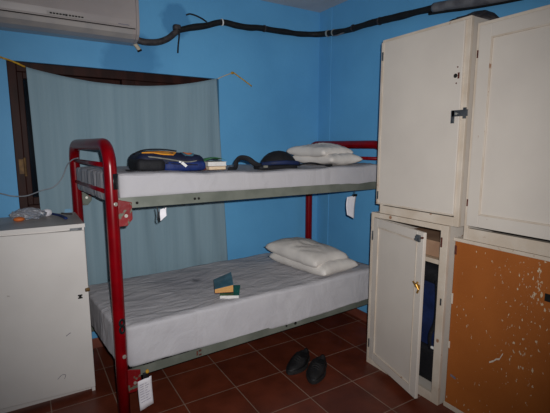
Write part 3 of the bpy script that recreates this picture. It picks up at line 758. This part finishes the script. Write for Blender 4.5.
st = MB(); st.box(x1-.060, x1-.036, y0-.0232, y0-.021, .620, .628); st.box(x1-.060, x1-.036, y0-.0232, y0-.021, .604, .612); st.box(x1-.055, x1-.041, y0-.0232, y0-.021, .612, .620)
st.build('black_sticker', 'hole', dro)
sc = MB(); sc.tube(smooth_path([(-.285, y0-.0222, .145), (-.262, y0-.0222, .165), (-.243, y0-.0222, .160), (-.25, y0-.0222, .138)], 4), .0015, 5)
sc.build('scuff_mark', 'ink', dro)
MB().tube([(-.225, y0-.0222, .395), (-.200, y0-.0222, .41)], .002, 5).build('scuff_mark', 'ink', dro)

# clutter on the left cabinet
wr = thing('plastic_wrapper', (-.37, .38, z1), 'crumpled clear plastic wrapper with orange end on the low white cupboard', 'wrapper')
def crump(p, c):
    return V((p.x*(1+.25*nz(c, 3, 2)), p.y*(1+.3*nz(c, 3, 6)), max(-.030, p.z*(1+.5*nz(c, 4, 9)))))
MB().ball((-.355, .40, z1+.032), .095, .05, .034, 26, crump).build('plastic_film', 'clear', wr)
MB().ball((-.405, .345, z1+.013), .03, .022, .014, 16, lambda p, c: V((p.x, p.y, max(-.012, p.z)))).build('orange_end', 'orangew', wr, smooth=True)
MB().ball((-.255, .44, z1+.026), .028, .022, .024, 14, lambda p, c: V((p.x*(1+.3*nz(c, 3, 1)), p.y, max(-.025, p.z)))).build('twisted_end', 'paper', wr)
tag(MB().tube(smooth_path([(-.275, .525, z1+.012), (-.245, .49, z1+.014), (-.20, .42, z1+.011), (-.175, .33, z1+.010), (-.165, .26, z1+.009)], 5), (.011, .007), 8, flat=(0, 0, 1)).build('strap', 'navy', smooth=True),
    'navy blue strap lying across the low white cupboard', 'strap')
tag(MB().tube(smooth_path([(-.17, .50, z1+.007), (-.14, .46, z1+.006), (-.115, .44, z1+.006)], 4), .005, 8).build('pencil_stub', 'tape', smooth=True), 'small dark stick behind the navy strap on the low white cupboard', 'stick')

# ------------------------------------------------------------------ cabinets on the right
XB = XR-.013
def carcass(root, xf, ya, yb, z0, z1, st_l, st_r, tr, br_, m='cab', back=True, plinth=0):
    """ya = far (left in view) side, yb = near side; stiles and rails frame the opening"""
    b = MB(); t = .018
    b.box(xf, XB, ya-t, ya, z0, z1); b.box(xf, XB, yb, yb+t, z0, z1)
    b.box(xf, XB, yb+t, ya-t, z1-t, z1); b.box(xf, XB, yb+t, ya-t, z0+plinth, z0+plinth+t)
    b.box(XB-.008, XB, yb+t, ya-t, z0+plinth+t, z1-t)
    b.build('carcass', m, root, bevel=.0015)
    f = MB(); w = .02
    f.box(xf-.002, xf+w, ya-st_l, ya+.001, z0, z1+.001); f.box(xf-.002, xf+w, yb-.001, yb+st_r, z0, z1+.001)
    f.box(xf-.002, xf+w, yb+st_r, ya-st_l, z1-tr, z1+.001); f.box(xf-.002, xf+w, yb+st_r, ya-st_l, z0, z0+br_)
    return f.build('face_frame', 'cabedge', root, bevel=.002)
def panel_door(root, xf, ya, yb, z0, z1, sw=.05, m='cab', hinge=None, ang=0, pivot=None, thick=.02, panel=True):
    """framed door with a recessed panel; drawn closed with its face at xf, then swung about pivot"""
    b = MB()
    if panel:
        b.box(xf, xf+thick, ya-sw, ya, z0, z1); b.box(xf, xf+thick, yb, yb+sw, z0, z1)
        b.box(xf, xf+thick, yb+sw, ya-sw, z1-sw, z1); b.box(xf, xf+thick, yb+sw, ya-sw, z0, z0+sw)
        b.box(xf+.006, xf+thick-.004, yb+sw, ya-sw, z0+sw, z1-sw)
    else: b.box(xf, xf+thick, yb, ya, z0, z1)
    def swing(bm):
        if ang: bmesh.ops.rotate(bm, verts=bm.verts[:], cent=pivot, matrix=Matrix.Rotation(ang, 3, 'Z'))
    swing(b.bm)
    d = b.build('door', m, root, bevel=.0025)
    if panel:
        k = MB(); q = .008
        for (a0_, a1_, c0, c1) in ((yb+sw, yb+sw+q, z0+sw, z1-sw), (ya-sw-q, ya-sw, z0+sw, z1-sw), (yb+sw+q, ya-sw-q, z0+sw, z0+sw+q), (yb+sw+q, ya-sw-q, z1-sw-q, z1-sw)):
            k.box(xf-.002, xf+.0062, a0_, a1_, c0, c1)
        swing(k.bm); k.build('moulding', 'cabedge', d, bevel=.0015)
    return d, swing

# lower left: open door
lo = thing('cabinet', (1.80, -.82, 0), 'lower cream wall cupboard with its door ajar, beside the bed', 'cabinet')
carcass(lo, 1.569, -.53, -1.104, 0, 1.052, .020, .046, .030, .055, plinth=.035)
MB().box(1.63, XB-.01, -1.085, -.549, .812, .830).build('shelf', 'cabin', lo)
MB().box(1.628, 1.634, -1.085, -.549, .808, .834).build('shelf_edge', 'cabedge', lo)
d, sw = panel_door(lo, 1.566, -.551, -1.052, .045, 1.018, .052, ang=math.radians(-13.2), pivot=(1.566, -.551, 0))
k = MB(); k.box(1.560, 1.566, -1.030, -.985, .975, .990); k.box(1.556, 1.566, -1.030, -.998, .962, 1.000); k.box(1.552, 1.560, -1.008, -.990, .966, .978); sw(k.bm); k.build('hasp', 'steel', d, bevel=.001)
k = MB(); k.tube([(1.564, -1.025, .735), (1.552, -1.028, .722), (1.556, -1.045, .700), (1.560, -1.03, .675)], .006, 8); k.box(1.560, 1.566, -1.045, -1.005, .700, .722); k.tube([(1.56, -1.015, .71), (1.548, -1.005, .735)], .005, 8); sw(k.bm); k.build('brass_hook', 'brass', d)
k = MB(); k.cyl((1.566, -1.048, .990), (1.556, -1.048, .990), .006, 10); sw(k.bm); k.build('door_nail', 'rust', d)
for zz in (.15, .90): MB().cyl((1.562, -.550, zz-.03), (1.562, -.550, zz+.03), .0045, 8).build('hinge', 'steel', lo)
MB().box(1.565, 1.5685, -1.072, -1.062, .93, .985).build('strike_plate', 'rust', lo)
MB().box(1.565, 1.5685, -1.090, -1.080, .60, .64).build('catch', 'steel', lo)
bx = tag(MB().box(1.68, 1.98, -1.07, -.62, .8305, .925).build('box', 'card', bevel=.004), 'flat brown box on the shelf of the open cream cupboard', 'box')
bg = thing('bag', (1.80, -.86, .053), 'blue and black bag stuffed inside the open cream cupboard', 'bag')
MB().rbox(1.66, 1.98, -1.07, -.58, .055, .70, .09, 14, lambda w, c: V((w.x+.02*nz(w, 6, 3), max(-1.08, w.y+.02*nz(w, 5, 8)), w.z if w.z < .08 else w.z+.015*nz(w, 6, 5)))).build('body', 'deepnavy2', bg, smooth=True)
MB().rbox(1.67, 1.97, -1.06, -.60, .66, .79, .055, 10, lambda w, c: V((w.x, w.y, w.z-.10*max(0, (-.75-w.y))))).build('top_flap', 'darkny', bg, smooth=True)
MB().rbox(1.635, 1.70, -1.06, -.66, .06, .28, .03, 8).build('front_pocket', 'darkny', bg, smooth=True)
MB().tube(smooth_path([(1.65, -.99, .70), (1.635, -1.01, .58), (1.645, -1.00, .45), (1.63, -.98, .36), (1.628, -.99, .28)], 5), (.014, .004), 8, flat=(1, 0, 0)).build('strap', 'darkny', bg, smooth=True)
MB().rbox(1.622, 1.634, -1.025, -.995, .29, .305, .003, 2).build('white_buckle', 'white', bg)

# upper left: flush door with hasp
u1 = thing('cabinet', (1.80, -.86, 1.055), 'upper cream cupboard with plain door and grey hasp, tallest of the row', 'cabinet')
carcass(u1, 1.580, -.590, -1.152, 1.0545, 2.118, .012, .030, .018, .05)
b = MB(); b.box(1.574, 1.5805, -.590, -.568, 1.112, 2.1185); b.box(1.574, 1.5805, -1.152, -.590, 2.104, 2.1185)
b.box(1.580, XB, -.590, -.570, 1.112, 2.1185)
b.build('side_stile', 'cabedge', u1, bevel=.0015)
d, sw = panel_door(u1, 1.566, -.582, -1.125, 1.113, 2.102, panel=False, thick=.012)
b = MB(); b.box(1.562, 1.5665, -.588, -.571, 1.113, 2.102); b.box(1.562, 1.5665, -1.125, -.588, 1.113, 1.122); b.build('door_edging', 'cabedge', d, bevel=.001)
k = MB(); k.box(1.561, 1.566, -1.174, -1.085, 1.632, 1.664); k.box(1.561, 1.566, -1.100, -1.080, 1.598, 1.664); k.build('hasp', 'steel', u1, bevel=.001)
MB().rbox(1.553, 1.562, -1.118, -1.106, 1.640, 1.652, .003, 2).build('hasp_staple', 'bolt', u1)
MB().box(1.566, 1.574, -1.160, -1.145, 1.62, 1.675).build('hasp_hinge', 'steel', u1)
k = MB(); k.cyl((1.5645, -1.090, 1.838), (1.568, -1.090, 1.838), .011, 10); k.build('keyhole', 'hole', d)
k = MB(); k.box(1.5645, 1.567, -1.113, -1.103, 1.822, 1.852); k.build('lock_mark', 'rust', d)
for yy, zz in ((-1.097, 1.80), (-1.10, 1.88)): MB().cyl((1.5645, yy, zz), (1.568, yy, zz), .004, 8).build('screw_hole', 'rust', d)
for zz in (1.17, 2.02): MB().box(1.5605, 1.563, -.588, -.576, zz-.025, zz+.025).build('hinge', 'steel', d)

# lower right: bare brown board door
lr = thing('cabinet', (1.82, -1.44, 0), 'lower cupboard with bare brown peeling door, at right edge', 'cabinet')
carcass(lr, 1.612, -1.1235, -1.78, 0, .992, .022, .04, .026, .05, plinth=.035)
b = MB(); b.box(1.600, 1.612, -1.762, -1.128, .03, .975)
d = b.build('door', 'orange', lr, bevel=.002)
MB().box(1.596, 1.613, -1.78, -1.118, .974, .992).build('top_rail', 'cabedge', lr, bevel=.002)
MB().box(1.600, 1.612, -1.78, -1.118, 0, .030).build('base_rail', 'cabedge', lr, bevel=.002)
k = MB(); k.box(1.5985, 1.603, -1.625, -1.592, .790, .826); k.build('lock_hole', 'hole', d)
MB().box(1.598, 1.601, -1.140, -1.128, .90, .95).build('hinge', 'rust', lr)
MB().box(1.598, 1.601, -1.137, -1.126, .62, .68).build('paint_flake', 'cabedge', lr)
MB().box(1.598, 1.601, -1.137, -1.126, .36, .40).build('paint_flake', 'cabedge', lr)
k = MB(); k.obox((1.5985, -1.185, .195), (0, .032, .006), (.002, 0, 0), (0, 0, .012)); k.build('grey_label', 'ink', d)
k = MB()
random.seed(4)
pth = [(-1.365, .385), (-1.385, .40), (-1.40, .418), (-1.415, .425), (-1.425, .45), (-1.43, .46)]
for i in range(len(pth)-1):
    (ya_, za_), (yb_, zb_) = pth[i], pth[i+1]
    k.hexa([(1.5992, ya_, za_-.005), (1.5992, yb_, zb_-.006), (1.6005, yb_, zb_-.006), (1.6005, ya_, za_-.005), (1.5992, ya_, za_+.003), (1.5992, yb_, zb_+.005), (1.6005, yb_, zb_+.005), (1.6005, ya_, za_+.003)])
k.build('peeled_streak', 'cabedge', d)

# upper right: panelled door
u2 = thing('cabinet', (1.82, -1.48, .993), 'upper cream cupboard with framed panel door, at right edge', 'cabinet')
carcass(u2, 1.604, -1.1715, -1.80, .993, 2.078, .022, .04, .014, .062)
d, sw = panel_door(u2, 1.594, -1.188, -1.765, 1.070, 2.062, .062, thick=.014)
for zz in (1.19, 1.93): MB().cyl((1.594, -1.186, zz-.018), (1.594, -1.186, zz+.018), .004, 8).build('hinge', 'rust', u2)

# bag on top of the cupboards
tb = thing('bag', (1.80, -.98, 2.1195), 'dark grey bag lying on top of the tallest cream cupboard', 'bag')
MB().ball((1.80, -1.0, 2.1195), .10, .16, .080, 20, lambda p, c: V((p.x, p.y, max(.002, p.z*(1+.25*nz(c, 2.4, 3)))))).build('body', 'tape', tb, smooth=True)
MB().tube(smooth_path([(1.76, -.88, 2.13), (1.72, -.94, 2.165), (1.72, -1.03, 2.150), (1.75, -1.11, 2.128)], 5), (.016, .005), 8, flat=(0, 0, 1)).build('strap', 'darkny', tb, smooth=True)

# ------------------------------------------------------------------ camera, light
cam = bpy.data.cameras.new('camera'); co = bpy.data.objects.new('camera', cam); C.objects.link(co)
co.location = (-.366, -2.467, 1.486); co.rotation_euler = (PI/2-.1483, 0, -.5504)
cam.sensor_width = 36; cam.lens = 410.87/550*36; cam.clip_start = .02
bpy.context.scene.camera = co
# the photographer's flash: beside and above the lens
fl = bpy.data.lights.new('flash', 'SPOT'); fl.energy = 215; fl.spot_size = math.radians(102); fl.spot_blend = 1; fl.shadow_soft_size = .012; fl.color = (1, 1, 1)
fo = bpy.data.objects.new('flash', fl); C.objects.link(fo)
r = V((math.cos(.5504), -math.sin(.5504), 0))
fo.location = V(co.location)+r*.045+V((0, 0, .05)); fo.rotation_euler = (PI/2-.10, 0, -.51); fo.scale = (1, .92, 1)
w = bpy.data.worlds.new('night'); bpy.context.scene.world = w; w.use_nodes = True
w.node_tree.nodes['Background'].inputs[0].default_value = (.010, .014, .02, 1); w.node_tree.nodes['Background'].inputs[1].default_value = 1
vs = bpy.context.scene.view_settings; vs.view_transform = 'Standard'; vs.look = 'None'; vs.gamma = 1; vs.use_curve_mapping = False; vs.exposure = 0
